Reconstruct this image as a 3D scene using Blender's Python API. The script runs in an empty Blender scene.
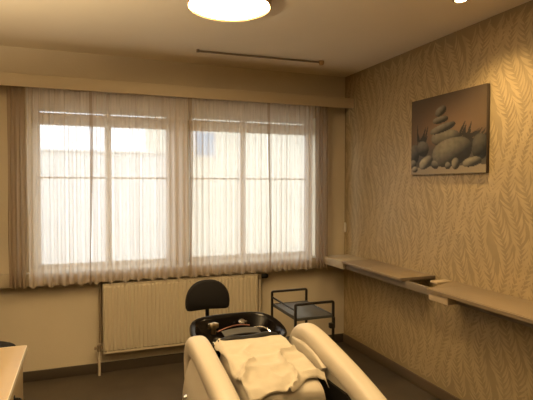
import bpy, bmesh, math, random
from mathutils import Vector, Matrix, noise
random.seed(11)
sc = bpy.context.scene
COL = sc.collection
PI = math.pi
RX, DY, H = 2.341, 4.067, 2.532          # right wall, window wall, ceiling height
LX, FY = -1.75, -1.5                     # left wall and wall behind the camera

# ---------------------------------------------------------------- materials
def newmat(name):
    m = bpy.data.materials.new(name); m.use_nodes = True
    n = m.node_tree.nodes; l = m.node_tree.links
    return m, n, l, n['Principled BSDF']

def mat(name, col, rough=.6, metal=0, noise_s=None, noise_a=.08, bump=0, bump_s=60, coat=0, sheen=0, stretch=(1, 1, 1)):
    m, n, l, b = newmat(name)
    b.inputs['Roughness'].default_value = rough
    b.inputs['Metallic'].default_value = metal
    b.inputs['Coat Weight'].default_value = coat
    b.inputs['Sheen Weight'].default_value = sheen
    if max(col) < .03: b.inputs['Specular IOR Level'].default_value = .22
    tc = n.new('ShaderNodeTexCoord'); mp = n.new('ShaderNodeMapping')
    mp.inputs['Scale'].default_value = stretch
    l.new(tc.outputs['Object'], mp.inputs['Vector'])
    if noise_s:
        t = n.new('ShaderNodeTexNoise'); t.inputs['Scale'].default_value = noise_s; t.inputs['Detail'].default_value = 5
        l.new(mp.outputs[0], t.inputs['Vector'])
        r = n.new('ShaderNodeValToRGB')
        r.color_ramp.elements[0].position = .3; r.color_ramp.elements[1].position = .7
        r.color_ramp.elements[0].color = tuple(c * (1 - noise_a) for c in col) + (1,)
        r.color_ramp.elements[1].color = tuple(min(1, c * (1 + noise_a)) for c in col) + (1,)
        l.new(t.outputs['Fac'], r.inputs[0]); l.new(r.outputs[0], b.inputs['Base Color'])
    else:
        b.inputs['Base Color'].default_value = tuple(col) + (1,)
    if bump:
        t = n.new('ShaderNodeTexNoise'); t.inputs['Scale'].default_value = bump_s; t.inputs['Detail'].default_value = 4
        l.new(mp.outputs[0], t.inputs['Vector'])
        bp = n.new('ShaderNodeBump'); bp.inputs['Strength'].default_value = bump; bp.inputs['Distance'].default_value = .01
        l.new(t.outputs['Fac'], bp.inputs['Height']); l.new(bp.outputs[0], b.inputs['Normal'])
    return m

def emit(name, col, s):
    m = bpy.data.materials.new(name); m.use_nodes = True
    n = m.node_tree.nodes; n.clear()
    e = n.new('ShaderNodeEmission'); e.inputs[0].default_value = tuple(col) + (1,); e.inputs[1].default_value = s
    o = n.new('ShaderNodeOutputMaterial'); m.node_tree.links.new(e.outputs[0], o.inputs[0])
    return m

WARM = (1.0, .68, .30)
M = {}
M['plaster'] = mat('cream plaster', (.64, .56, .42), .9, noise_s=3, noise_a=.03, bump=.12, bump_s=90)
M['taupe'] = mat('taupe plaster', (.16, .125, .085), .9, noise_s=3, noise_a=.03, bump=.12, bump_s=90)  # dark tone on the unseen walls, chosen to cut bounced fill light
M['ceiling'] = mat('ceiling paint', (.88, .78, .60), .95, noise_s=2, noise_a=.02, bump=.1, bump_s=70)
M['floor'] = mat('brown vinyl floor', (.075, .058, .040), .5, noise_s=7, noise_a=.12, bump=.05, bump_s=120)
M['baseboard'] = mat('dark baseboard', (.062, .046, .03), .5)
M['baseboard_brown'] = mat('brown baseboard', (.13, .09, .055), .5)
M['paper_base'] = mat('wallpaper ground', (.360, .275, .150), .62, noise_s=9, noise_a=.06, bump=.1, bump_s=200)
M['paper_leaf'] = mat('wallpaper leaf', (.475, .362, .200), .5, noise_s=12, noise_a=.08)
M['pelmet'] = mat('pelmet board', (.52, .44, .31), .55, noise_s=3, noise_a=.03)
M['white_frame'] = mat('white window frame', (.75, .74, .72), .4)
M['radiator'] = mat('radiator enamel', (.60, .53, .40), .4, noise_s=5, noise_a=.02)
M['pipe'] = mat('painted pipe', (.55, .48, .37), .5)
M['black'] = mat('black plastic', (.012, .011, .010), .45)
M['black_gloss'] = mat('black glossy shell', (.005, .004, .004), .14)
M['black_fabric'] = mat('black upholstery', (.012, .011, .011), .8, bump=.2, bump_s=300)
M['chrome'] = mat('chrome', (.75, .73, .70), .15, 1)
M['brass'] = mat('brass fitting', (.72, .55, .32), .3, 1)
M['cream'] = mat('cream leather', (.58, .52, .43), .42, noise_s=6, noise_a=.03, bump=.06, bump_s=120)
M['towel'] = mat('cream towel cloth', (.57, .51, .41), .85, noise_s=25, noise_a=.04, bump=.25, bump_s=260, sheen=.2)
M['grey_pad'] = mat('grey mat', (.055, .053, .048), .6)
M['copper'] = mat('copper trim', (.30, .13, .10), .35, .5)
M['trolley'] = mat('black steel tube', (.018, .015, .013), .38)
M['tray'] = mat('dark grey tray', (.06, .062, .062), .35, noise_s=20, noise_a=.1)
M['shelf'] = mat('beige laminate', (.27, .205, .13), .38, noise_s=12, noise_a=.07, stretch=(6, .6, 6))
M['shelf_edge'] = mat('brown shelf edge', (.15, .115, .08), .5)
M['fascia'] = mat('shelf fascia', (.22, .175, .125), .5)
M['light_streak'] = mat('painted light streak', (.52, .41, .27), .55, noise_s=14, noise_a=.06)  # pale tone standing in for lamp light on the shelf
M['sill'] = mat('sill stone', (.47, .40, .29), .5, noise_s=10, noise_a=.05)
M['desk'] = mat('cream desk laminate', (.44, .335, .19), .35, noise_s=4, noise_a=.03)
M['desk_side'] = mat('beige desk carcass', (.50, .42, .30), .5, noise_s=5, noise_a=.05)
M['edge_white'] = mat('white edging', (.85, .80, .70), .4)
M['cord'] = mat('white plastic', (.72, .68, .60), .4)
M['rod'] = mat('ceiling rail metal', (.30, .235, .16), .4, .3)
M['lamp_rim'] = mat('lamp rim', (.55, .36, .17), .35, .5)
M['lamp'] = emit('lamp diffuser glow', (1.0, .70, .36), 36)
M['bulb'] = emit('downlight bulb glow', (1.0, .72, .42), 60)
M['canvas_edge'] = mat('canvas edge', (.07, .05, .035), .8)
M['facade'] = mat('pale outdoor render', (.80, .80, .77), .9, noise_s=1, noise_a=.04)
M['facade_y'] = mat('yellow outdoor render', (.84, .81, .68), .9, noise_s=1, noise_a=.04)
M['outglass'] = mat('outdoor window glass', (.30, .42, .55), .15)
M['ground'] = mat('outdoor paving', (.5, .5, .48), .9, noise_s=3)
M['roof'] = mat('grey roof', (.42, .42, .43), .8)

def sheer(name, col, dens):
    m = bpy.data.materials.new(name); m.use_nodes = True
    n = m.node_tree.nodes; l = m.node_tree.links; n.clear()
    out = n.new('ShaderNodeOutputMaterial')
    tr = n.new('ShaderNodeBsdfTransparent'); di = n.new('ShaderNodeBsdfDiffuse'); tl = n.new('ShaderNodeBsdfTranslucent')
    di.inputs[0].default_value = tuple(col) + (1,); tl.inputs[0].default_value = tuple(col) + (1,)
    a = n.new('ShaderNodeMixShader'); a.inputs[0].default_value = .5
    l.new(di.outputs[0], a.inputs[1]); l.new(tl.outputs[0], a.inputs[2])
    b = n.new('ShaderNodeMixShader')
    tc = n.new('ShaderNodeTexCoord'); mp = n.new('ShaderNodeMapping'); mp.inputs['Scale'].default_value = (30, 30, 1.0)
    t = n.new('ShaderNodeTexNoise'); t.inputs['Scale'].default_value = 3; t.inputs['Detail'].default_value = 3
    l.new(tc.outputs['Object'], mp.inputs[0]); l.new(mp.outputs[0], t.inputs['Vector'])
    mr = n.new('ShaderNodeMapRange'); mr.inputs[1].default_value = .3; mr.inputs[2].default_value = .7
    mr.inputs[3].default_value = dens - .04; mr.inputs[4].default_value = dens + .05
    l.new(t.outputs['Fac'], mr.inputs[0]); l.new(mr.outputs[0], b.inputs[0])
    l.new(tr.outputs[0], b.inputs[1]); l.new(a.outputs[0], b.inputs[2]); l.new(b.outputs[0], out.inputs[0])
    return m
M['sheer'] = sheer('sheer curtain cloth', (.76, .67, .57), .74)
M['sheer_dense'] = sheer('dense curtain cloth', (.50, .40, .30), .80)

def glassmat():
    m = bpy.data.materials.new('window glass'); m.use_nodes = True
    n = m.node_tree.nodes; l = m.node_tree.links; n.clear()
    out = n.new('ShaderNodeOutputMaterial'); tr = n.new('ShaderNodeBsdfTransparent'); g = n.new('ShaderNodeBsdfGlossy')
    g.inputs['Roughness'].default_value = .02
    mx = n.new('ShaderNodeMixShader'); mx.inputs[0].default_value = .06
    l.new(tr.outputs[0], mx.inputs[1]); l.new(g.outputs[0], mx.inputs[2]); l.new(mx.outputs[0], out.inputs[0])
    return m
M['glass'] = glassmat()

# ---------------------------------------------------------------- helpers
def mesh_from(name, bm, mats, smooth=True, angle=35):
    me = bpy.data.meshes.new(name)
    bmesh.ops.recalc_face_normals(bm, faces=bm.faces)
    bm.to_mesh(me); bm.free()
    for m in (mats if isinstance(mats, (list, tuple)) else [mats]): me.materials.append(m)
    if smooth:
        me.shade_smooth(); me.set_sharp_from_angle(angle=math.radians(angle))
    return me

def obj(name, bm, mats, parent=None, world=False, smooth=True, angle=35, origin=None, label=None):
    """world=True: geometry is in world coordinates and is shifted into the root's frame"""
    if parent is not None and world:
        r = parent
        while r.parent: r = r.parent
        bmesh.ops.transform(bm, matrix=Matrix.Translation(-Vector(r.location)), verts=bm.verts)
    if origin is not None:
        bmesh.ops.translate(bm, vec=-Vector(origin), verts=bm.verts)
    o = bpy.data.objects.new(name, mesh_from(name, bm, mats, smooth, angle))
    COL.objects.link(o)
    if parent is not None: o.parent = parent
    if origin is not None: o.location = origin
    if label: o['label'] = label
    return o

def tag(o, label, cat, group=None, kind=None):
    o['label'] = label; o['category'] = cat
    if group: o['group'] = group
    if kind: o['kind'] = kind
    return o

def thing(name, label, cat, loc, rotz=0, group=None):
    o = bpy.data.objects.new(name, None); COL.objects.link(o); o.empty_display_size = .1
    o.location = loc; o.rotation_euler = (0, 0, rotz)
    return tag(o, label, cat, group)

def struct(o, label=None, cat=None):
    o['kind'] = 'structure'
    if label: o['label'] = label
    if cat: o['category'] = cat
    return o

def BM(): return bmesh.new()

def box(bm, x0, x1, y0, y1, z0, z1, bev=0, seg=2, mi=0, mtx=None):
    t = bmesh.new()
    bmesh.ops.create_cube(t, size=1)
    bmesh.ops.transform(t, matrix=Matrix.Translation(((x0+x1)/2, (y0+y1)/2, (z0+z1)/2)) @ Matrix.Diagonal((x1-x0, y1-y0, z1-z0, 1)), verts=t.verts)
    if bev: bmesh.ops.bevel(t, geom=t.edges[:], offset=bev, segments=seg, profile=.5, affect='EDGES')
    merge(bm, t, mi, mtx)

def merge(bm, t, mi=0, mtx=None):
    vs = {}
    for v in t.verts:
        vs[v] = bm.verts.new(mtx @ v.co if mtx else v.co)
    for f in t.faces:
        try:
            g = bm.faces.new([vs[v] for v in f.verts]); g.material_index = mi
        except ValueError: pass
    t.free()

def smooth_path(pts, n=6):
    """Catmull-Rom through points (any dimension)"""
    out = []
    P = [pts[0]] + list(pts) + [pts[-1]]
    for i in range(1, len(P) - 2):
        p0, p1, p2, p3 = P[i-1], P[i], P[i+1], P[i+2]
        for k in range(n):
            t = k / n
            out.append([.5 * (2*b + (c-a)*t + (2*a-5*b+4*c-d)*t*t + (-a+3*b-3*c+d)*t**3) for a, b, c, d in zip(p0, p1, p2, p3)])
    out.append(list(pts[-1]))
    return out

def tube(bm, pts, r, seg=12, r2=None, up=(0, 0, 1), cap=True, closed=False, power=2.0, mi=0):
    """pts: xyz, or xyz + scale. elliptical section r (sideways) x r2 (along up)."""
    r2 = r2 or r; rings = []
    n = len(pts); up = Vector(up)
    for i, p in enumerate(pts):
        a = Vector(pts[(i-1) % n if closed else max(0, i-1)][:3]); b = Vector(pts[(i+1) % n if closed else min(n-1, i+1)][:3])
        d = (b - a).normalized()
        u = up
        if abs(d.dot(u)) > .97: u = Vector((0, 1, 0)) if abs(d.y) < .9 else Vector((1, 0, 0))
        s = d.cross(u).normalized(); w = s.cross(d).normalized()
        k = p[3] if len(p) > 3 else 1
        ring = []
        for j in range(seg):
            t = 2*PI*j/seg; c, q = math.cos(t), math.sin(t)
            c2 = math.copysign(abs(c)**(2/power), c); q2 = math.copysign(abs(q)**(2/power), q)
            ring.append(bm.verts.new(Vector(p[:3]) + s*(c2*r*k) + w*(q2*r2*k)))
        rings.append(ring)
    m = n if closed else n - 1
    for i in range(m):
        A, B = rings[i], rings[(i+1) % n]
        for j in range(seg):
            f = bm.faces.new((A[j], A[(j+1) % seg], B[(j+1) % seg], B[j])); f.material_index = mi
    if cap and not closed:
        bm.faces.new(rings[0][::-1]).material_index = mi; bm.faces.new(rings[-1]).material_index = mi

def side_tube(bm, pts, rx, rz, seg=16, power=2.6):
    """tube whose path lies in an x = const plane; sideways is always x"""
    rings = []; n = len(pts)
    for i, p in enumerate(pts):
        a, b = Vector(pts[max(0, i-1)][:3]), Vector(pts[min(n-1, i+1)][:3])
        d = b - a; d.x = 0; d.normalize()
        s = Vector((1, 0, 0)); w = s.cross(d).normalized(); k = p[3] if len(p) > 3 else 1
        ring = []
        for j in range(seg):
            t = 2*PI*j/seg; c, q = math.cos(t), math.sin(t)
            ring.append(bm.verts.new(Vector(p[:3]) + s*(math.copysign(abs(c)**(2/power), c)*rx*k) + w*(math.copysign(abs(q)**(2/power), q)*rz*k)))
        rings.append(ring)
    for i in range(n-1):
        for j in range(seg):
            bm.faces.new((rings[i][j], rings[i][(j+1) % seg], rings[i+1][(j+1) % seg], rings[i+1][j]))
    bm.faces.new(rings[0][::-1]); bm.faces.new(rings[-1])

def lathe(bm, prof, cx=0, cy=0, seg=32, axis='z', mtx=None, mi=0):
    """prof: (radius, height) list"""
    t = bmesh.new(); rings = []
    for r, h in prof:
        if r < 1e-6:
            rings.append([t.verts.new((0, 0, h))])
        else:
            rings.append([t.verts.new((r*math.cos(2*PI*j/seg), r*math.sin(2*PI*j/seg), h)) for j in range(seg)])
    for A, B in zip(rings, rings[1:]):
        for j in range(seg):
            k = (j+1) % seg
            if len(A) == 1 and len(B) > 1: t.faces.new((A[0], B[k], B[j]))
            elif len(B) == 1 and len(A) > 1: t.faces.new((A[j], A[k], B[0]))
            elif len(A) > 1: t.faces.new((A[j], A[k], B[k], B[j]))
    mm = Matrix.Translation((cx, cy, 0))
    if mtx: mm = mtx
    merge(bm, t, mi, mm)

def prism_yz(bm, poly, x0, x1, bev=0, seg=2):
    """poly: (y,z) outline extruded along x"""
    t = bmesh.new()
    a = [t.verts.new((x0, y, z)) for y, z in poly]; b = [t.verts.new((x1, y, z)) for y, z in poly]
    n = len(poly)
    t.faces.new(a[::-1]); t.faces.new(b)
    for i in range(n): t.faces.new((a[i], a[(i+1) % n], b[(i+1) % n], b[i]))
    bmesh.ops.recalc_face_normals(t, faces=t.faces)
    if bev:
        es = [e for e in t.edges if abs(e.verts[0].co.x - e.verts[1].co.x) < 1e-5]
        bmesh.ops.bevel(t, geom=es, offset=bev, segments=seg, profile=.5, affect='EDGES')
    merge(bm, t)

# ---------------------------------------------------------------- the room
b = BM(); box(b, LX-.2, RX+.2, FY-.2, DY+.25, -.1, 0); struct(obj('floor', b, M['floor'], smooth=False))
b = BM(); box(b, LX-.2, RX+.2, FY-.2, DY+.25, H, H+.1); struct(obj('ceiling', b, M['ceiling'], smooth=False))
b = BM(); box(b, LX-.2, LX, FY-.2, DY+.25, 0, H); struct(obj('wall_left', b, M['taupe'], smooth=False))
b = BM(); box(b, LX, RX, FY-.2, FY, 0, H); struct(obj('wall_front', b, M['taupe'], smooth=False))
# window wall with two openings
WB = .84; WT = 2.13
W1 = (-.36, .715); W2 = (.835, 2.03)
b = BM()
xs = [LX, W1[0], W1[1], W2[0], W2[1], RX]; zs_ = [0, WB, WT, H]; V = {}
def vv(i, k, y):
    if (i, k, y) not in V: V[(i, k, y)] = b.verts.new((xs[i], y, zs_[k]))
    return V[(i, k, y)]
solid = lambda i, k: 0 <= i < 5 and 0 <= k < 3 and not (k == 1 and i in (1, 3))
for i in range(5):
    for k in range(3):
        if not solid(i, k): continue
        for y in (DY, DY+.25): b.faces.new((vv(i, k, y), vv(i+1, k, y), vv(i+1, k+1, y), vv(i, k+1, y)))
        for di, dk, p, q in ((-1, 0, (i, k), (i, k+1)), (1, 0, (i+1, k), (i+1, k+1)), (0, -1, (i, k), (i+1, k)), (0, 1, (i, k+1), (i+1, k+1))):
            if not solid(i+di, k+dk): b.faces.new((vv(*p, DY), vv(*q, DY), vv(*q, DY+.25), vv(*p, DY+.25)))
struct(obj('wall_back', b, M['plaster'], smooth=False))

# right wall: papered, the raised leaf sprays are part of its mesh
b = BM(); box(b, RX, RX+.2, FY-.2, DY+.25, 0, H)
def leaf(bm, y, z, ang, L, w, bend):
    N = 5; up = []; lo = []
    for i in range(N+1):
        t = i/N; a = ang + bend*t
        cy = y + math.cos(ang + bend*t*.5)*L*t; cz = z + math.sin(ang + bend*t*.5)*L*t
        h = w*math.sin(PI*min(1, t*.94+.03))**.8*(1-.25*t)
        up.append((cy - math.sin(a)*h, cz + math.cos(a)*h)); lo.append((cy + math.sin(a)*h, cz - math.cos(a)*h))
    pts = up + lo[::-1][1:-1] if False else up + lo[::-1]
    if any(p[0] > DY-.004 or p[1] < .09 or p[1] > H-.004 for p in pts): return
    X = RX - .0012 - random.random()*.0012
    vs = [bm.verts.new((X, p[0], p[1])) for p in pts]
    n = len(up)
    for i in range(n-1):
        f = bm.faces.new((vs[i], vs[i+1], vs[2*n-2-i], vs[2*n-1-i])); f.material_index = 1
yy = .45
while yy < 4.1:
    ph = yy*7 + .9*random.random(); A = .05; lam = .8
    z = -.05; k = 0
    while z < 2.6:
        y = yy + A*math.sin(2*PI*z/lam + ph); dy = A*2*PI/lam*math.cos(2*PI*z/lam + ph)
        ta = math.atan2(1, dy)
        for s in (-1, 1):
            L = .085 + .025*random.random()
            leaf(b, y, z + (.008 if s > 0 else 0), ta + s*(.80 + .25*random.random()), L, .0080 + .002*random.random(), -s*(.55+.3*random.random()))
        z += .0275 + random.random()*.005; k += 1
    yy += .092 + .012*random.random()
struct(obj('wall_right', b, [M['paper_base'], M['paper_leaf']], smooth=False))

# baseboards
b = BM(); box(b, RX-.014, RX, FY, DY, 0, .08, .003); struct(obj('baseboard_right', b, M['baseboard_brown']))
b = BM(); box(b, LX, RX-.014, DY-.014, DY, 0, .08, .003); struct(obj('baseboard_back', b, M['baseboard']))
b = BM(); box(b, LX, LX+.014, FY, DY-.014, 0, .08, .003); struct(obj('baseboard_left', b, M['baseboard']))

# windows
def window(name, x0, x1, mull, hi):
    root = bpy.data.objects.new(name, None); COL.objects.link(root); root.location = ((x0+x1)/2, DY+.1, WB); root['kind'] = 'structure'
    y0, y1 = DY+.10, DY+.165
    f = BM()
    fw = .03
    box(f, x0, x0+fw, y0, y1, WB, WT, .004); box(f, x1-fw, x1, y0, y1, WB, WT, .004)
    box(f, x0+fw, x1-fw, y0, y1, WT-fw, WT, .004); box(f, x0+fw, x1-fw, y0, y1, WB, WB+.018, .003)
    box(f, mull-.009, mull+.009, y0, y1, WB+.018, WT-fw, .004)
    obj('window_frame', f, M['white_frame'], root, world=True)
    # blind housing under the head of the window
    h = BM(); box(h, x0+.01, x1-.01, y0-.055, y0-.004, 1.972, 2.064, .008); obj('blind_box', h, M['pelmet'], root, world=True)
    for a, c in ((x0+fw, mull-.009), (mull+.009, x1-fw)):
        s = BM(); sw = .017; ys, ye = y0+.012, y1-.008
        zb, zt = WB+.018, WT-fw
        box(s, a, a+sw, ys, ye, zb, zt, .004); box(s, c-sw, c, ys, ye, zb, zt, .004)
        box(s, a+sw, c-sw, ys, ye, zt-sw, zt, .004); box(s, a+sw, c-sw, ys, ye, zb, zb+sw, .003)
        box(s, a+sw, c-sw, ys, ye, 1.555, 1.569, .003)
        so = obj('sash', s, M['white_frame'], root, world=True)
        g = BM()
        for q0, q1 in ((zb+sw, 1.555), (1.569, zt-sw)): box(g, a+sw, c-sw, ys+.02, ys+.026, q0, q1)
        obj('pane', g, M['glass'], so, world=True, smooth=False)
    hd = BM(); box(hd, mull-.009, mull+.009, y0-.012, y0, 1.33, 1.40, .003); box(hd, mull-.008, mull+.008, y0-.04, y0-.012, 1.36, 1.376, .003); box(hd, mull-.008, mull+.008, y0-.044, y0-.030, 1.26, 1.376, .004)
    obj('handle', hd, M['cord'], root, world=True)
window('window_1', W1[0], W1[1], .195, 0)
window('window_2', W2[0], W2[1], 1.36, 0)

# boxed sill running along the wall under both windows
b = BM(); box(b, LX, RX, 3.985, DY, .745, .838, .005); struct(obj('trim_1', b, M['sill']), 'pale box sill running under both windows', 'window sill')

# pelmet
t = thing('curtain_pelmet', 'long pale wooden pelmet box above the curtains', 'pelmet', (.3, DY, 2.21))
b = BM(); box(b, LX, RX, 3.905, 3.922, 2.212, 2.302, .003); obj('front_board', b, M['pelmet'], t, world=True)
b = BM(); box(b, LX, RX, 3.922, DY, 2.285, 2.300, .002); obj('top_board', b, M['pelmet'], t, world=True)
b = BM(); box(b, LX+.02, RX-.02, 3.950, 3.966, 2.262, 2.285, .003); obj('curtain_track', b, M['rod'], t, world=True)

# curtains
def curtain(x0, x1, fold, label, m='sheer', amp=.020, over=.30, seed=0, zb=.747, hem=True, yc=3.955, edge=None):
    rnd = random.Random(seed)
    nf = max(3, int((x1-x0)/fold)); ns = nf*12; rows = 26
    ph = [rnd.uniform(-.8, .8) for _ in range(nf+2)]; am = [rnd.uniform(.45, 1.15) for _ in range(nf+2)]
    zt = 2.262
    bm = BM(); grid = []
    for r in range(rows+1):
        v = r/rows; z = zt + (zb-zt)*v; row = []
        g = .55 + .45*min(1, v*4)
        for i in range(ns+1):
            s = i/ns*nf; k = min(int(s), nf-1); q = s - k
            w = q*q*(3-2*q)
            A = am[k]*(1-w) + am[k+1]*w; P = ph[k]*(1-w) + ph[k+1]*w
            sway = noise.noise(Vector((s*.35, v*1.6, seed*3.1)))
            th = 2*PI*s + P*(.4+.6*v) + sway*1.3*v
            # a loop of cloth that folds back on itself
            x = x0 + (x1-x0)*i/ns + fold*over*A*g*math.sin(2*th)*.5 + sway*.012*v
            y = yc + amp*A*g*math.cos(th)*(.75+.25*v) + .003*math.sin(9*th/2+v*3)*(1-v)
            y = min(3.980, max(3.924, y)) if yc < 3.97 else y
            zz = z
            if r == rows: zz = zb + .010*math.sin(th*.5 + seed) + .008*math.sin(th)
            row.append(bm.verts.new((x, y, zz)))
        grid.append(row)
    for r in range(rows):
        for i in range(ns):
            f = bm.faces.new((grid[r][i], grid[r][i+1], grid[r+1][i+1], grid[r+1][i]))
    o = obj('curtain', bm, M[m], origin=((x0+x1)/2, yc, zb))
    tag(o, label, 'curtain', 'curtains across the two windows')
    return o
def heading(o, zt=2.262):
    """pleat tape along the curtain's top, a narrow band following the folds"""
    me = o.data; top = [v.co.copy() for v in me.vertices if abs(v.co.z + o.location.z - zt) < 1e-4]
    bm = BM(); a = []
    for c in top:
        a.append((bm.verts.new(c + Vector((0, -.0018, 0))), bm.verts.new(c + Vector((0, -.0018, -.028)))))
    for p, q in zip(a, a[1:]): bm.faces.new((p[0], q[0], q[1], p[1]))
    obj('heading_tape', bm, M['sheer_dense'], o)
specs = [
 (-.510, -.392, .028, 'dense brown bunch of curtain gathered at the far left end', 'sheer_dense', .022, .35, 1),
 (-.385, .052, .050, 'sheer curtain panel between the left bunch and the dark seam over the left window', 'sheer', .016, .26, 2),
 (.062, .805, .052, 'widest sheer curtain panel over the right half of the left window', 'sheer', .016, .26, 3),
 (.840, 1.512, .050, 'sheer curtain panel over the left part of the right window', 'sheer', .016, .26, 4),
 (1.512, 1.950, .044, 'sheer curtain panel gathered over the right part of the right window', 'sheer', .018, .36, 5),
 (1.975, 2.105, .028, 'dense brown bunch of curtain gathered beside the papered wall', 'sheer_dense', .022, .35, 6)]
for a in specs:
    o = curtain(a[0], a[1], a[2], a[3], a[4], a[5], a[6], a[7])
    heading(o)
# narrow doubled edges where two panels meet
for x, lab, w in ((.055, 'dark narrow curtain overlap hanging in front of the left window', .022), (.825, 'reddish brown narrow curtain overlap hanging between the two windows', .03), (1.518, 'thin brown curtain overlap hanging in front of the right window', .024)):
    bm = BM(); rows = 22; grid = []
    for r in range(rows+1):
        v = r/rows; z = 2.262 + (.74-2.262)*v; row = []
        for i in range(13):
            q = i/12; 
            xx = x + w*(q-.5)*(.8+.3*math.sin(v*5+x*9)) + .008*math.sin(v*4.2+x*7)
            row.append(bm.verts.new((xx, 3.9285 + .0025*math.sin(q*PI*4), z)))
        grid.append(row)
    for r in range(rows):
        for i in range(12): bm.faces.new((grid[r][i], grid[r][i+1], grid[r+1][i+1], grid[r+1][i]))
    tag(obj('curtain', bm, M['sheer_dense'], origin=(x, 3.93, .74)), lab, 'curtain', 'curtains across the two windows')

# pull cord of the blind in the corner
t = thing('pull_cord', 'thin pull cord with white weight hanging in the window corner', 'cord', (2.322, 4.02, 1.07))
b = BM(); tube(b, [(2.322, 4.02, 2.285), (2.322, 4.02, 1.7), (2.322, 4.02, 1.15)], .0022, 6); obj('cord', b, M['rod'], t, world=True)
b = BM(); lathe(b, [(0, 1.06), (.010, 1.062), (.013, 1.08), (.012, 1.13), (.007, 1.152), (0, 1.154)], 2.322, 4.02, 14); obj('weight', b, M['cord'], t, world=True)

# radiator
t = thing('radiator', 'cream ribbed panel radiator mounted under the curtained windows', 'radiator', (.78, 4.0, .17))
x0, x1, z0, z1 = .139, 1.425, .175, .728
b = BM()
nr = 39; pr = []
for i in range(nr):
    xa = x0 + (x1-x0)*i/nr; w = (x1-x0)/nr
    pr += [(xa, 3.972), (xa+w*.22, 3.972), (xa+w*.36, 3.963), (xa+w*.80, 3.963), (xa+w*.94, 3.972)]
pr.append((x1, 3.972))
cols = []
for x, y in pr:
    cols.append([b.verts.new((x, 3.972, z0)), b.verts.new((x, 3.972, z0+.018)), b.verts.new((x, y, z0+.03)), b.verts.new((x, y, z1-.03)), b.verts.new((x, 3.972, z1-.018)), b.verts.new((x, 3.972, z1)), b.verts.new((x, 3.984, z1)), b.verts.new((x, 3.984, z0))])
for p, q in zip(cols, cols[1:]):
    for j in range(8): b.faces.new((p[j], q[j], q[(j+1) % 8], p[(j+1) % 8]))
b.faces.new(cols[0]); b.faces.new(cols[-1][::-1])
obj('front_panel', b, M['radiator'], t, world=True, angle=25)
b = BM(); box(b, x0, x1, 4.022, 4.034, z0, z1, .003); obj('rear_panel', b, M['radiator'], t, world=True)
for xa in (x0-.002, x1-.008):
    b = BM(); box(b, xa, xa+.010, 3.984, 4.022, z0+.01, z1-.004, .002); obj('side_cover', b, M['radiator'], t, world=True)
b = BM()
for i in range(60): 
    xa = x0+.01 + (x1-x0-.02)*i/60; box(b, xa, xa+.012, 3.984, 4.022, z1-.008, z1-.002)
box(b, x0, x1, 3.984, 3.988, z1-.010, z1-.001); box(b, x0, x1, 4.018, 4.022, z1-.010, z1-.001)
obj('top_grille', b, M['radiator'], t, world=True, smooth=False)
for xa in (.35, 1.2):
    b = BM(); box(b, xa, xa+.03, 4.034, DY, .25, .66, .002); obj('bracket', b, M['pipe'], t, world=True)
# lower left valve and feed pipe
b = BM(); tube(b, [(.108, 4.0, 0), (.108, 4.0, .1), (.108, 4.0, .205)], .011, 12); obj('pipe', b, M['pipe'], t, world=True)
b = BM(); tube(b, [(.108, 4.0, .195), (.108, 4.0, .245)], .017, 12); tube(b, [(.108, 4.0, .222), (.140, 4.0, .222)], .011, 10); tube(b, [(.072, 4.0, .222), (.10, 4.0, .222)], .012, 10)
obj('valve', b, M['rod'], t, world=True)
b = BM(); tube(b, [(.120, 4.030, .745), (.120, 4.030, .25)], .012, 10); obj('pipe', b, M['rod'], t, world=True)  # brown tube standing in for the shadow gap beside the radiator
# upper right valve and return pipe
b = BM(); tube(b, [(1.455, 4.0, 0), (1.455, 4.0, .3), (1.455, 4.0, .68)], .010, 12); obj('pipe', b, M['pipe'], t, world=True)
b = BM(); tube(b, [(1.42, 4.0, .70), (1.455, 4.0, .70)], .010, 10); tube(b, [(1.455, 4.0, .675), (1.455, 4.0, .722)], .015, 12); 
obj('valve', b, M['rod'], t, world=True)
b = BM(); lathe(b, [(0, 0), (.016, 0), (.021, .008), (.021, .045), (.017, .06), (0, .062)], mtx=Matrix.Translation((1.468, 4.0, .70)) @ Matrix.Rotation(PI/2, 4, 'Y')); obj('thermostat_knob', b, M['black'], t, world=True)

# ---------------------------------------------------------------- shelves on the papered wall
# fascia box under the boards
t = thing('wall_shelf', 'long beige wall shelf under the stone picture, its two boards parted by a gap', 'shelf', (RX, 2.4, .79))
b = BM(); box(b, 2.060, RX-.002, 3.60, 3.984, .788, .854, .003); obj('corner_box', b, M['sill'], t, world=True, label='pale box end joining the window sill')
b = BM(); box(b, 2.085, 2.105, .3, 3.60, .792, .842, .002); obj('fascia', b, M['fascia'], t, world=True)
for yb in (.9, 1.9, 2.4, 2.95, 3.4):
    b = BM(); box(b, 2.105, RX-.002, yb-.012, yb+.012, .80, .842, .002); obj('bracket', b, M['fascia'], t, world=True)
b = BM(); box(b, 2.045, RX-.002, 2.785, 3.60, .842, .862, .003); lb = obj('board', b, M['shelf'], t, world=True)
b = BM(); box(b, 2.044, RX-.002, 2.776, 2.785, .840, .863, .002); obj('end_edging', b, M['shelf_edge'], lb, world=True)
b = BM()
prism = [(.3, 2.0), (.3, RX-.002), (2.60, RX-.002), (2.455, 2.0)]
vs0 = [b.verts.new((x, y, .842)) for y, x in prism]; vs1 = [b.verts.new((x, y, .857)) for y, x in prism]
b.faces.new(vs0); b.faces.new(vs1)
for i in range(4): b.faces.new((vs0[i], vs0[(i+1) % 4], vs1[(i+1) % 4], vs1[i]))
rb = obj('board', b, M['shelf'], t, world=True, smooth=False)
b = BM(); box(b, 1.998, 2.008, .3, 2.44, .858, .862, .001); box(b, 2.02, RX-.01, .3, 2.43, .8572, .8602, .001); obj('top_sheet', b, M['shelf'], rb, world=True)
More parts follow.
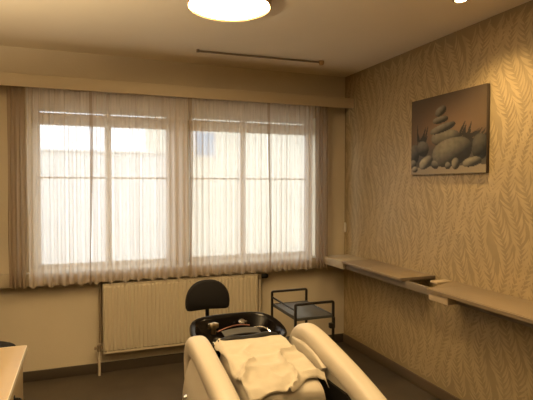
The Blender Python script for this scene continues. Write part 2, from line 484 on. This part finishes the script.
b = BM(); box(b, 2.016, 2.084, 2.285, 2.455, .790, .842, .003); obj('streak_block', b, M['light_streak'], t, world=True, label='pale block painted as a light streak under the right board')  # pale colour paints the lamp-lit streak on the fascia
b = BM(); box(b, 2.20, RX-.012, 2.60, 2.665, .842, .858, .002); obj('streak_strip', b, M['light_streak'], t, world=True, label='pale strip painted as lamp light in the gap between the boards')  # pale colour paints the light that falls between the boards

# ---------------------------------------------------------------- picture of balanced stones
PY0, PY1, PZ0, PZ1 = 3.026, 2.303, 1.583, 2.128
t = thing('wall_picture', 'square-cornered canvas picture of stacked grey stones hanging on the papered wall', 'picture', (RX, (PY0+PY1)/2, PZ0))
b = BM(); box(b, RX-.028, RX-.002, PY1, PY0, PZ0, PZ1, .002); obj('canvas', b, M['canvas_edge'], t, world=True)
def blob(u, v, cu, cv, a, bb, rot=0):
    du, dv = (u-cu)*1.34, v-cv
    c, s = math.cos(rot), math.sin(rot); x = (du*c + dv*s)/a; y = (-du*s + dv*c)/bb
    return x, y, 1 - (abs(x)**2.3 + abs(y)**2.3)
stones = [(.05, .72, .10, .13, 0, .55), (.18, .66, .12, .10, .3, .6), (.93, .70, .12, .15, 0, .35), (.50, .55, .26, .10, .02, 1.0), (.58, .735, .345, .175, -.12, .85),
          (.46, .425, .235, .052, -.16, .95), (.43, .315, .145, .044, -.05, .95), (.435, .205, .105, .058, -.28, .9),
          (.03, .86, .07, .06, 0, .9), (.23, .845, .14, .075, -.35, 1.5), (.36, .88, .07, .05, .4, .9), (.54, .90, .05, .045, .2, .9), (.64, .88, .065, .07, -.3, 1.1), (.84, .87, .15, .055, -.12, 1.05), (.06, .93, .06, .04, 0, 1.4)]
rnd = random.Random(5)
strokes = []
for k in range(14): strokes.append((.10+.1*rnd.random(), .62, -.5+1.0*rnd.random(), .22*rnd.random()+.08, .010))
for k in range(26): strokes.append((.64+.26*rnd.random(), .62+.08*rnd.random(), .2+1.3*rnd.random(), .13+.16*rnd.random(), .014))
def print_col(u, v):
    # sky
    g = max(0, 1-abs(v-.42)/.45); cx = max(0, 1-abs(u-.5)/.8)
    col = [.07+.15*g*cx, .048+.085*g*cx, .030+.038*g*cx]
    if v > .60:
        k = min(1, (v-.60)/.1); d = .5+.5*noise.noise(Vector((u*14, v*14, 3)))
        col = [c*(1-k)+q*k for c, q in zip(col, (.045+.05*d, .038+.04*d, .028+.025*d))]
    if v > .90+.01*math.sin(u*20): col = [.26, .21, .14]
    for (x, y, a, L, w) in strokes:
        dx, dy = math.sin(a), -math.cos(a); pu, pv = (u-x), (v-y); q = pu*dx + pv*dy
        if 0 < q < L and abs(pu*dy - pv*dx) < w*math.sin(PI*q/L): col = [.022, .018, .013]
    for (cu, cv, a, bb, r, br) in stones:
        x, y, f = blob(u, v, cu, cv, a, bb, r)
        if f > 0:
            nz = math.sqrt(max(0, min(1, f))); l = max(.06, .40 - .62*y - .40*x)*(.5+.5*nz)
            n = 1+.25*noise.noise(Vector((u*25, v*25, cu*9)))
            col = [.30*l*br*n, .265*l*br*n, .185*l*br*n]
    return col
b = BM(); NU, NV = 150, 112
cl = b.loops.layers.float_color.new('print'); g = [[b.verts.new((RX-.0288, PY0+(PY1-PY0)*i/NU, PZ1+(PZ0-PZ1)*j/NV)) for i in range(NU+1)] for j in range(NV+1)]
cc = {}
for j in range(NV+1):
    for i in range(NU+1): cc[g[j][i]] = print_col(i/NU, j/NV)
for j in range(NV):
    for i in range(NU):
        f = b.faces.new((g[j][i], g[j][i+1], g[j+1][i+1], g[j+1][i]))
        for lp in f.loops: lp[cl] = cc[lp.vert] + [1]
pm, n_, l_, bs = newmat('printed canvas'); at_ = n_.new('ShaderNodeAttribute'); at_.attribute_name = 'print'
l_.new(at_.outputs['Color'], bs.inputs['Base Color']); bs.inputs['Roughness'].default_value = .6
obj('print', b, pm, t, world=True, smooth=False)

# ---------------------------------------------------------------- ceiling lamp, rail and downlights
t = thing('ceiling_lamp', 'round flat glowing ceiling lamp with thin warm rim', 'lamp', (.765, 2.600, H))
b = BM(); lathe(b, [(0, H-.001), (.195, H-.001), (.195, H-.02), (.226, H-.020), (.231, H-.046), (.2255, H-.050), (.217, H-.03), (0, H-.022)], .765, 2.600, 64); obj('rim', b, M['lamp_rim'], t, world=True)
b = BM(); lathe(b, [(.2165, H-.030), (.2165, H-.041), (.205, H-.047), (.15, H-.050), (0, H-.051)], .765, 2.600, 64); obj('diffuser', b, M['lamp'], t, world=True)
t = thing('ceiling_rail', 'thin brown rod running along the ceiling beyond the round lamp', 'rail', (1.34, 3.63, H))
b = BM(); tube(b, [(.825, 3.647, H-.012), (1.34, 3.632, H-.012), (1.838, 3.616, H-.012)], .0075, 10); obj('rod', b, M['rod'], t, world=True)
b = BM(); lathe(b, [(0, H), (.022, H), (.024, H-.01), (.018, H-.032), (0, H-.036)], 1.855, 3.615, 18); obj('end_knob', b, M['lamp_rim'], t, world=True)
b = BM(); lathe(b, [(0, H), (.012, H), (.012, H-.02), (0, H-.022)], .825, 3.647, 14); obj('end_cap', b, M['rod'], t, world=True)

def downlight(x, y, label, watt, size=100, parts=True):
    t = thing('downlight', label, 'lamp', (x, y, H), group='recessed ceiling downlights')
    b = BM(); lathe(b, [(.030, H-.0005), (.042, H-.0005), (.042, H-.006), (.034, H-.010), (.029, H-.006), (.030, H-.0005)], x, y, 32); obj('ring', b, M['rod'], t, world=True)
    b = BM(); lathe(b, [(0, H-.001), (.029, H-.001), (.029, H-.005), (0, H-.006)], x, y, 24); obj('bulb', b, M['bulb'], t, world=True)
    L = bpy.data.lights.new('downlight_beam', 'SPOT'); L.energy = watt; L.color = WARM; L.spot_size = math.radians(size); L.spot_blend = .9; L.shadow_soft_size = .025
    o = bpy.data.objects.new('downlight_beam', L); COL.objects.link(o); o.parent = t; o.location = (0, 0, -.02)
downlight(1.962, 2.150, 'small glowing recessed ceiling spotlight in front of the papered wall', 50, 125)
downlight(1.962, 1.000, 'added recessed ceiling spotlight nearer the camera along the papered wall, out of frame', 50, 125)  # unseen spotlight added to brighten the papered wall
downlight(.25, 2.02, 'added recessed ceiling spotlight between the camera and the round lamp, out of frame', 62, 135)  # unseen spotlight added to cast the shadow below the curtain hem
downlight(-.75, 1.55, 'added recessed ceiling spotlight above the desk, out of frame', 14, 120)  # unseen spotlight added to brighten the desk

# unseen uplighter added to brighten the ceiling, out of frame on the left
t = thing('added_uplighter', 'added tall fill lamp shining up at the ceiling, out of frame on the left', 'lamp', (-1.25, 1.35, 0))
b = BM(); lathe(b, [(0, 0), (.14, 0), (.14, .012), (.02, .03), (0, .03)], -1.25, 1.35, 32); obj('base', b, M['black'], t, world=True)
b = BM(); tube(b, [(-1.25, 1.35, .03), (-1.25, 1.35, 1.5)], .012, 12); obj('pole', b, M['black'], t, world=True)
b = BM(); lathe(b, [(0, 1.49), (.03, 1.49), (.10, 1.52), (.14, 1.58), (.135, 1.58), (.095, 1.53), (.03, 1.502), (0, 1.502)], -1.25, 1.35, 32); obj('lamp_shade', b, M['black'], t, world=True)
b = BM(); lathe(b, [(0, 1.503), (.022, 1.503), (.030, 1.53), (.022, 1.555), (0, 1.56)], -1.25, 1.35, 20); obj('bulb', b, M['bulb'], t, world=True)
L = bpy.data.lights.new('fill_beam', 'SPOT'); L.energy = 300; L.color = (1.0, .78, .50); L.spot_size = math.radians(155); L.spot_blend = .35; L.shadow_soft_size = .03
o = bpy.data.objects.new('fill_beam', L); COL.objects.link(o); o.parent = t; o.location = (0, 0, 1.60); o.rotation_euler = (PI, 0, 0)

# ---------------------------------------------------------------- hair washing chair
CH = thing('hair_washing_chair', 'cream padded hair washing chair with black basin and arched armrests', 'salon chair', (.767, 2.215, 0), math.radians(1.5))
# arms
arm = [(.075, .52, .85), (.075, .64, .95), (.055, .735, 1.0), (-.01, .798, 1.03), (-.10, .803, 1.03), (-.25, .775, 1.03), (-.45, .730, 1.03), (-.65, .675, 1.0), (-.85, .60, .97), (-1.0, .51, .92), (-1.08, .40, .85)]
for s in (-1, 1):
    b = BM(); side_tube(b, [(s*(.270+.012*math.sin(PI*i/60)), p[0], p[1]-.045*1.0, p[2]) for i, p in enumerate(smooth_path(arm, 6))], .046, .046, 22, 3.0)
    a = obj('armrest', b, M['cream'], CH)
    # outer shell panel below the arm, bulging outwards
    b = BM(); top = [(p[0], p[1]-.05) for p in smooth_path(arm, 4)]
    rings = []
    for (y, z) in top:
        col = []
        zb_ = .22 + .10*min(1, abs(y+.5)/.6)**2
        zz = max(z, zb_+.02)
        for k in range(9):
            q = k/8; bul = .045*math.sin(PI*min(1, q*1.05))**.7
            col.append(b.verts.new((s*(.286+bul), y, zz+(zb_-zz)*q)))
        for k in range(9):
            q = 1-k/8; col.append(b.verts.new((s*.262, y, zz+(zb_-zz)*q)))
        rings.append(col)
    for p, q in zip(rings, rings[1:]):
        for j in range(18): b.faces.new((p[j], q[j], q[(j+1) % 18], p[(j+1) % 18]))
    b.faces.new(rings[0]); b.faces.new(rings[-1][::-1])
    obj('side_panel', b, M['cream'], CH)
    # inner padded cheek under the arm
    b = BM(); prism_yz(b, [(.05, .66), (.03, .73), (-.10, .735), (-.22, .715), (-.30, .68), (-.27, .645), (-.16, .625), (-.04, .62)], s*.224, s*.258, .012, 3); obj('inner_pad', b, M['cream'], CH)
    # black inner liner
    b = BM(); prism_yz(b, [(.06, .25), (.06, .62), (-.45, .62), (-.95, .45), (-1.0, .25)], s*.248, s*.260); obj('inner_liner', b, M['black'], CH, smooth=False)
# back and seat cushions
def cushion(prof, hw, th, name, edge=.028):
    """prof: (y, z_top, half-width scale) list along the cushion"""
    bm = BM(); P = smooth_path(prof, 5); rings = []
    n = len(P)
    for i, (y, z, w) in enumerate(P):
        e = min(1, min(i, n-1-i)/4); lift = -.02*(1-e)**2
        W = hw*w; row = []
        sec = [(-W, -th), (-W, -edge-.01), (-W+.006, -edge*.45), (-W+edge*.6, -.004), (-W*.5, .004), (0, .006), (W*.5, .004), (W-edge*.6, -.004), (W-.006, -edge*.45), (W, -edge-.01), (W, -th)]
        for x, dz in sec: row.append(bm.verts.new((x, y, z+dz+lift)))
        rings.append(row)
    k = len(rings[0])
    for p, q in zip(rings, rings[1:]):
        for j in range(k): bm.faces.new((p[j], q[j], q[(j+1) % k], p[(j+1) % k]))
    bm.faces.new(rings[0]); bm.faces.new(rings[-1][::-1])
    return obj(name, bm, M['cream'], CH, angle=50)
cushion([(-.005, .741, .95), (-.12, .722, 1), (-.28, .692, 1.0), (-.36, .672, 1.0), (-.425, .655, .98)], .176, .09, 'backrest')
cushion([(-.50, .570, .95), (-.60, .598, 1), (-.80, .600, 1), (-.98, .580, 1), (-1.06, .550, .95)], .180, .10, 'seat')
cushion([(-1.10, .53, .9), (-1.25, .47, 1), (-1.42, .40, .95)], .165, .07, 'leg_rest')
b = BM(); box(b, -.15, .15, -1.0, .02, .24, .56, .02); box(b, -.14, .14, -.62, -.40, .50, .60, .01); obj('underframe', b, M['black'], CH)
b = BM(); box(b, -.20, .20, -.80, .30, 0, .06, .02); box(b, -.10, .10, -.55, .25, .06, .26, .02); box(b, -.12, .12, .06, .26, .06, .66, .03); obj('base', b, M['black'], CH)
for s in (-1, 1):
    b = BM(); tube(b, [(s*.340, -.02, .03), (s*.340, -.02, .53)], .006, 10); tube(b, [(s*.340, -.02, .525), (s*.30, -.02, .54)], .010, 10); tube(b, [(s*.340, -.02, .03), (s*.18, -.02, .03)], .008, 8); obj('support_tube', b, M['chrome'], CH)
# basin: superellipse rings, rim higher at the back
def ring(cx, cy, hw, hd, z, zslope, n=56, pw=3.5, front_in=0):
    out = []
    for j in range(n):
        t = 2*PI*j/n; c, s = math.cos(t), math.sin(t)
        x = math.copysign(abs(c)**(2/pw), c)*hw; y = math.copysign(abs(s)**(2/pw), s)*hd
        x *= 1 - .10*max(0, y/hd)          # narrows a little at the back
        yb = y/hd
        out.append((cx+x, cy+y, z+zslope*yb - (.012*math.exp(-(x/.09)**2) if y < 0 and front_in else 0)))
    return out
rs = [ring(0, .165, .10, .08, .60, 0), ring(0, .160, .17, .115, .64, 0), ring(0, .155, .215, .150, .71, .01), ring(0, .15, .236, .166, .785, .025), ring(0, .15, .243, .170, .802, .03, front_in=1),
      ring(0, .15, .238, .166, .812, .03, front_in=1), ring(0, .15, .222, .152, .812, .03, front_in=1), ring(0, .15, .210, .140, .800, .028, front_in=1), ring(0, .155, .190, .122, .745, .01), ring(0, .16, .145, .092, .70, 0), ring(0, .16, .05, .035, .685, 0)]
b = BM(); R = [[b.verts.new((p[0]*1.02-.026, p[1], p[2]-.040)) for p in r] for r in rs]
for A, B in zip(R, R[1:]):
    for j in range(56): b.faces.new((A[j], A[(j+1) % 56], B[(j+1) % 56], B[j]))
b.faces.new(R[0][::-1]); b.faces.new(R[-1])
basin = obj('basin', b, M['black_gloss'], CH, angle=60, label='glossy black washing basin')
# neck rest, mat, trim, tap, hose, drain
b = BM(); tube(b, smooth_path([(-.15, .018, .775, .8), (-.09, .010, .785, 1), (0, .006, .778, 1), (.09, .010, .785, 1), (.15, .018, .775, .8)], 6), .022, 14, power=2.2); obj('neck_rest', b, M['black'], basin)
b = BM()
P = []
for i in range(21):
    x = -.095 + .19*i/20; P.append([b.verts.new((x-.01, y, z+.010*(1-(x/.1)**2))) for y, z in ((.055, .790), (.085, .796), (.115, .800), (.114, .796), (.055, .786))])
for p, q in zip(P, P[1:]):
    for j in range(5): b.faces.new((p[j], q[j], q[(j+1) % 5], p[(j+1) % 5]))
b.faces.new(P[0]); b.faces.new(P[-1][::-1])
obj('neck_mat', b, M['grey_pad'], basin, label='grey rubber neck mat')
b = BM(); tube(b, smooth_path([(-.125, .118, .800), (-.06, .135, .812), (.0, .140, .816), (.05, .128, .812)], 6), .003, 8); obj('trim_strip', b, M['copper'], basin, label='thin reddish trim')
b = BM(); tube(b, smooth_path([(.065, .105, .806), (.095, .085, .812), (.115, .055, .806), (.125, .025, .795)], 6), .003, 8); obj('hose', b, M['chrome'], basin, label='chrome shower hose')
b = BM(); box(b, -.025, .025, -.018, .018, 0, .028, .006, mtx=Matrix.Translation((-.120, .205, .792)) @ Matrix.Rotation(.5, 4, 'Z')); tube(b, [(-.120, .205, .812), (-.128, .175, .822)], .007, 10); tube(b, [(-.120, .205, .765), (-.120, .205, .795)], .014, 12)
obj('tap', b, M['brass'], basin, label='small brass coloured mixer tap')
b = BM(); lathe(b, [(0, .0), (.016, .0), (.020, .008), (.016, .014), (0, .016)], mtx=Matrix.Translation((.045, .235, .796)) @ Matrix.Rotation(.5, 4, 'X')); tube(b, [(.045, .235, .800), (.065, .212, .808)], .006, 10); obj('shower_head', b, M['chrome'], basin, label='chrome shower head')
b = BM(); lathe(b, [(0, .690), (.022, .690), (.024, .686)], 0, .16, 20); obj('drain', b, M['chrome'], basin)

for ch in CH.children:
    if ch is basin:
        for g_ in ch.children: g_.location = (-.022, -.014, -.026)
# towel lying on the backrest
TW = BM(); NX, NY = 64, 64; grid = []
def back_z(y):
    P = [(.02, .756), (-.005, .752), (-.12, .731), (-.28, .699), (-.40, .669), (-.50, .647), (-.56, .62), (-.62, .61)]
    for a, c in zip(P, P[1:]):
        if y <= a[0] and y >= c[0]:
            return a[1] + (c[1]-a[1])*(a[0]-y)/(a[0]-c[0])
    return P[-1][1] if y < -.5 else P[0][1]
for j in range(NY+1):
    v = j/NY; row = []
    for i in range(NX+1):
        u = i/NX*2-1
        # hem: pointed corners at the right, dips in the middle
        Lh = .425 + .012*math.sin(u*7+1) - .075*max(0, u) + (.03 if u > .8 else 0)*(u-.8)*5
        y = -.008 - Lh*v - .02*u*(1-v)
        w = .160 + .012*v + (.012*v*v if u > 0 else 0) + .006*math.sin(v*11+1)
        x = u*w + .014*v*u*abs(u) - .028*(1-v) + .006*v
        z = back_z(y) + .010
        wr = .0
        wr += .012*noise.noise(Vector((x*11, y*22, 1))) 
        d = abs(math.sin(9*(y + .35*x) + 1.6*noise.noise(Vector((x*6, y*6, 4)))))
        wr += .030*(1-d)**4*(.4+.6*noise.noise(Vector((x*5, y*5, 9)))+.3)
        d2 = abs(math.sin(15*(x-.5*y) + 1.5*noise.noise(Vector((x*5, y*9, 7)))))
        wr += .024*(1-d2)**5*min(1, v*2)
        z += wr*min(1, .15+v*4)
        over = max(0, abs(x)-.168)
        z -= over*.9 + over*over*8
        if v > .93: z -= .012*(v-.93)/.07
        row.append(TW.verts.new((x, y, z)))
    grid.append(row)
for j in range(NY):
    for i in range(NX): TW.faces.new((grid[j][i], grid[j][i+1], grid[j+1][i+1], grid[j+1][i]))
geo = bmesh.ops.extrude_face_region(TW, geom=TW.faces[:])
bmesh.ops.translate(TW, vec=(0, 0, .006), verts=[v for v in geo['geom'] if isinstance(v, bmesh.types.BMVert)])
bmesh.ops.transform(TW, matrix=Matrix.Translation((0, 0, -.70)), verts=TW.verts)
tw = obj('towel', TW, M['towel'], angle=60)
tw.location = (.767, 2.215, .70); tw.rotation_euler = (0, 0, math.radians(1.5))
tag(tw, 'crumpled cream towel spread over the backrest of the washing chair', 'towel')

# ---------------------------------------------------------------- work stool behind the basin
def star_base(t, x, y, r, col, ztop):
    b = BM()
    for k in range(5):
        a = 2*PI*k/5+.3; tube(b, [(x, y, .085), (x+r*.5*math.cos(a), y+r*.5*math.sin(a), .075), (x+r*math.cos(a), y+r*math.sin(a), .06)], .016, 8)
    lathe(b, [(0, .06), (.035, .06), (.035, .11), (.02, .13), (0, .13)], x, y, 18)
    obj('star_base', b, M['black'], t, world=True)
    for k in range(5):
        a = 2*PI*k/5+.3; b = BM(); cx, cy = x+r*math.cos(a), y+r*math.sin(a)
        lathe(b, [(0, -.012), (.022, -.012), (.026, -.006), (.026, .006), (.022, .012), (0, .012)], mtx=Matrix.Translation((cx, cy, .026)) @ Matrix.Rotation(a+PI/2, 4, 'Z') @ Matrix.Rotation(PI/2, 4, 'X')); tube(b, [(cx, cy, .03), (cx, cy, .06)], .006, 8)
        obj('caster', b, M['black'], t, world=True)
    b = BM(); tube(b, [(x, y, .12), (x, y, .3)], .024, 14); tube(b, [(x, y, .3), (x, y, ztop)], .014, 14); obj('column', b, M['chrome'], t, world=True)
t = thing('work_stool', 'black work stool with half-round backrest standing behind the washing basin', 'stool', (.85, 2.97, 0))
star_base(t, .85, 2.97, .24, 'black', .47)
b = BM(); lathe(b, [(0, .47), (.15, .47), (.172, .485), (.178, .51), (.165, .53), (.10, .537), (0, .535)], .85, 2.97, 40); obj('seat', b, M['black_fabric'], t, world=True)
b = BM(); tube(b, smooth_path([(.84, 3.06, .465), (.825, 3.22, .47), (.805, 3.262, .52), (.795, 3.25, .64), (.79, 3.235, .74)], 6), .013, 12, r2=.02); obj('back_bar', b, M['black'], t, world=True)
# D-shaped pad: flat bottom, round top, gently curved
b = BM(); out = []
hw, hh = .153, .204
for i in range(33):
    a = PI*i/32; c, s = math.cos(a), math.sin(a)
    out.append((hw*math.copysign(abs(c)**.86, c), .05+(hh-.05)*abs(s)**.9))
out += [(-hw*.985, .022), (-hw*.93, .006), (-hw*.80, 0), (-hw*.4, .001), (0, .004), (hw*.4, .001), (hw*.80, 0), (hw*.93, .006), (hw*.985, .022)]
def padring(sc_, yo): 
    r = []
    for x, z in out:
        xx = x*sc_; zz = .095+(z-.095)*sc_
        r.append(b.verts.new((.787+xx, 3.215+yo-.35*xx*xx*0 - .25*(xx/hw)**2*.05, .655+zz)))
    return r
RR = [padring(.90, -.026), padring(.97, -.020), padring(1, -.008), padring(1, .006), padring(.96, .016)]
for A, B in zip(RR, RR[1:]):
    for j in range(len(out)): b.faces.new((A[j], A[(j+1) % len(out)], B[(j+1) % len(out)], B[j]))
b.faces.new(RR[0]); b.faces.new(RR[-1][::-1])
obj('backrest', b, M['black_fabric'], t, world=True, angle=60)

# ---------------------------------------------------------------- trolley
t = thing('trolley', 'small black tubular steel trolley with dark trays standing near the wall corner', 'trolley', (1.445, 3.11, 0))
X0, X1, Y0, Y1, ZT = 1.303, 1.584, 2.895, 3.318, .715
for y in (Y0, Y1):
    b = BM(); r = .008
    path = [(X0, y, .06), (X0, y, ZT-r), (X0+.0025, y, ZT-.0025), (X0+r, y, ZT), (X1-r, y, ZT), (X1-.0025, y, ZT-.0025), (X1, y, ZT-r), (X1, y, .06)]
    tube(b, path, .0088, 10, power=3.2, up=(0, 1, 0)); obj('end_frame', b, M['trolley'], t, world=True)
for z in (.62, .36, .12):
    b = BM(); box(b, X0+.006, X1-.006, Y0+.006, Y1-.006, z-.004, z+.002, .001)
    box(b, X0+.004, X0+.012, Y0, Y1, z-.014, z+.010, .002); box(b, X1-.012, X1-.004, Y0, Y1, z-.014, z+.010, .002); box(b, X0, X1, Y0-.004, Y0+.004, z-.014, z+.006, .002); box(b, X0, X1, Y1-.004, Y1+.004, z-.014, z+.006, .002)
    obj('tray', b, M['tray'], t, world=True)
for x in (X0, X1):
    if x == X0:
        b = BM(); tube(b, [(x, Y0, .675), (x, Y1, .675)], .0065, 10); obj('side_rail', b, M['trolley'], t, world=True)
b = BM(); box(b, X1-.03, X1+.006, Y0-.02, Y0+.012, .535, .570, .004); tube(b, [(X1, Y0-.012, .55), (X1, Y0-.012, .61)], .008, 8); obj('clamp', b, M['trolley'], t, world=True)
for x in (X0, X1):
    for y in (Y0, Y1):
        b = BM(); lathe(b, [(0, -.010), (.024, -.010), (.027, -.005), (.027, .005), (.024, .010), (0, .010)], mtx=Matrix.Translation((x, y, .027)) @ Matrix.Rotation(PI/2, 4, 'Y')); tube(b, [(x, y, .03), (x, y, .07)], .008, 8); obj('caster', b, M['black'], t, world=True)

# ---------------------------------------------------------------- desk
t = thing('desk', 'cream laminate desk with drawers in the lower left foreground', 'desk', (-.70, 1.85, 0), 0)
b = BM(); box(b, -1.30, -.255, 1.15, 2.510, .725, .748, .0015); dt = obj('desktop', b, M['desk'], t, world=True)
b = BM(); box(b, -.2555, -.2535, 1.15, 2.510, .7245, .7488, .0005); box(b, -1.30, -.2535, 2.5095, 2.5115, .7245, .7488, .0005); obj('edge_band', b, M['edge_white'], dt, world=True)
b = BM(); box(b, -.78, -.285, 1.75, 2.49, .03, .725, .002); cb = obj('drawer_cabinet', b, M['desk_side'], t, world=True)
b = BM(); box(b, -1.28, -1.255, 1.2, 2.48, 0, .725, .002); obj('side_panel', b, M['desk_side'], t, world=True)
b = BM(); box(b, -.76, -.30, 1.78, 2.47, 0, .03); obj('plinth', b, M['baseboard'], t, world=True)
zs = [(.06, .27), (.28, .49), (.50, .715)]
for z0, z1 in zs:
    b = BM(); box(b, -.285, -.268, 1.76, 2.475, z0, z1, .003); d = obj('drawer', b, M['desk'], t, world=True)
    b = BM(); yc_ = 2.115; zc = z1-.075
    tube(b, smooth_path([(-.268, yc_-.045, zc), (-.245, yc_-.040, zc-.003), (-.238, yc_, zc-.010), (-.245, yc_+.040, zc-.003), (-.268, yc_+.045, zc)], 6), .005, 10)
    box(b, -.270, -.264, yc_-.056, yc_-.036, zc-.012, zc+.012, .002); box(b, -.270, -.264, yc_+.036, yc_+.056, zc-.012, zc+.012, .002)
    obj('handle', b, M['black'], d, world=True)

# dark stool behind the desk, only its rounded top shows
t = thing('seat_stool', 'low dark round stool mostly hidden behind the cream desk', 'stool', (-.50, 2.76, 0))
star_base(t, -.50, 2.76, .20, 'black', .60)
b = BM(); lathe(b, [(0, .60), (.15, .60), (.178, .615), (.185, .64), (.17, .665), (.10, .680), (0, .685)], -.50, 2.76, 36); obj('seat', b, M['black_fabric'], t, world=True)

# ---------------------------------------------------------------- outside
b = BM(); box(b, -30, 30, DY+.26, 45, -1.6, -1.5); struct(obj('ground', b, M['ground'], smooth=False))
t = thing('garden_wall', 'pale rendered wall beyond the left window', 'wall', (-2, 9.1, -1.5))
b = BM(); box(b, -6, 1.65, 9, 9.25, -1.5, 2.08, .02); obj('wall', b, M['facade'], t, world=True)
b = BM(); box(b, -6.05, 1.65, 8.95, 9.3, 2.08, 2.12, .01); obj('coping', b, M['facade'], t, world=True)
t = thing('house', 'pale yellow house seen through the right window', 'house', (6, 10, -1.5))
b = BM(); box(b, 1.66, 10, 8.6, 14, -1.5, 5.2, .02); obj('wall', b, M['facade_y'], t, world=True)
b = BM(); box(b, 1.50, 10.2, 8.4, 14.2, 5.2, 5.4, .02); obj('roof', b, M['roof'], t, world=True)
for (xa, za) in ((1.85, 2.0), (6.2, 2.0)):
    b = BM(); box(b, xa, xa+.42, 8.57, 8.62, za, za+.5, .005); w = obj('window', b, M['white_frame'], t, world=True)
    b = BM(); box(b, xa+.05, xa+.37, 8.55, 8.575, za+.05, za+.45, .002); obj('pane', b, M['outglass'], w, world=True)

# ---------------------------------------------------------------- world and camera
w = bpy.data.worlds.new('sky'); sc.world = w; w.use_nodes = True
bg = w.node_tree.nodes['Background']; bg.inputs[0].default_value = (.86, .93, 1.0, 1); bg.inputs[1].default_value = 4.3

F_PX, YAW, PITCH, ROLL = 483.96, .3624, -.0295, .0013
cd = bpy.data.cameras.new('camera'); cam = bpy.data.objects.new('camera', cd); COL.objects.link(cam)
cd.sensor_fit = 'HORIZONTAL'; cd.sensor_width = 36; cd.lens = F_PX*36/533; cd.clip_start = .02
Fv = Vector((math.sin(YAW)*math.cos(PITCH), math.cos(YAW)*math.cos(PITCH), math.sin(PITCH)))
Rv = Vector((math.cos(YAW), -math.sin(YAW), 0)); Uv = Rv.cross(Fv)
c, s = math.cos(ROLL), math.sin(ROLL)
R2 = Rv*c + Uv*s; U2 = Uv*c - Rv*s
mw = Matrix((R2, U2, -Fv)).transposed().to_4x4(); mw.translation = (0, 0, 1.5)
cam.matrix_world = mw
sc.camera = cam

sc.view_settings.view_transform = 'Standard'; sc.view_settings.look = 'None'
sc.view_settings.exposure = 0; sc.view_settings.gamma = 1; sc.view_settings.use_curve_mapping = False
sc.cycles.max_bounces = 8; sc.cycles.diffuse_bounces = 4; sc.cycles.transparent_max_bounces = 24
sc.cycles.caustics_reflective = False; sc.cycles.caustics_refractive = False
sc.cycles.sample_clamp_indirect = 4
sc.cycles.use_denoising = True
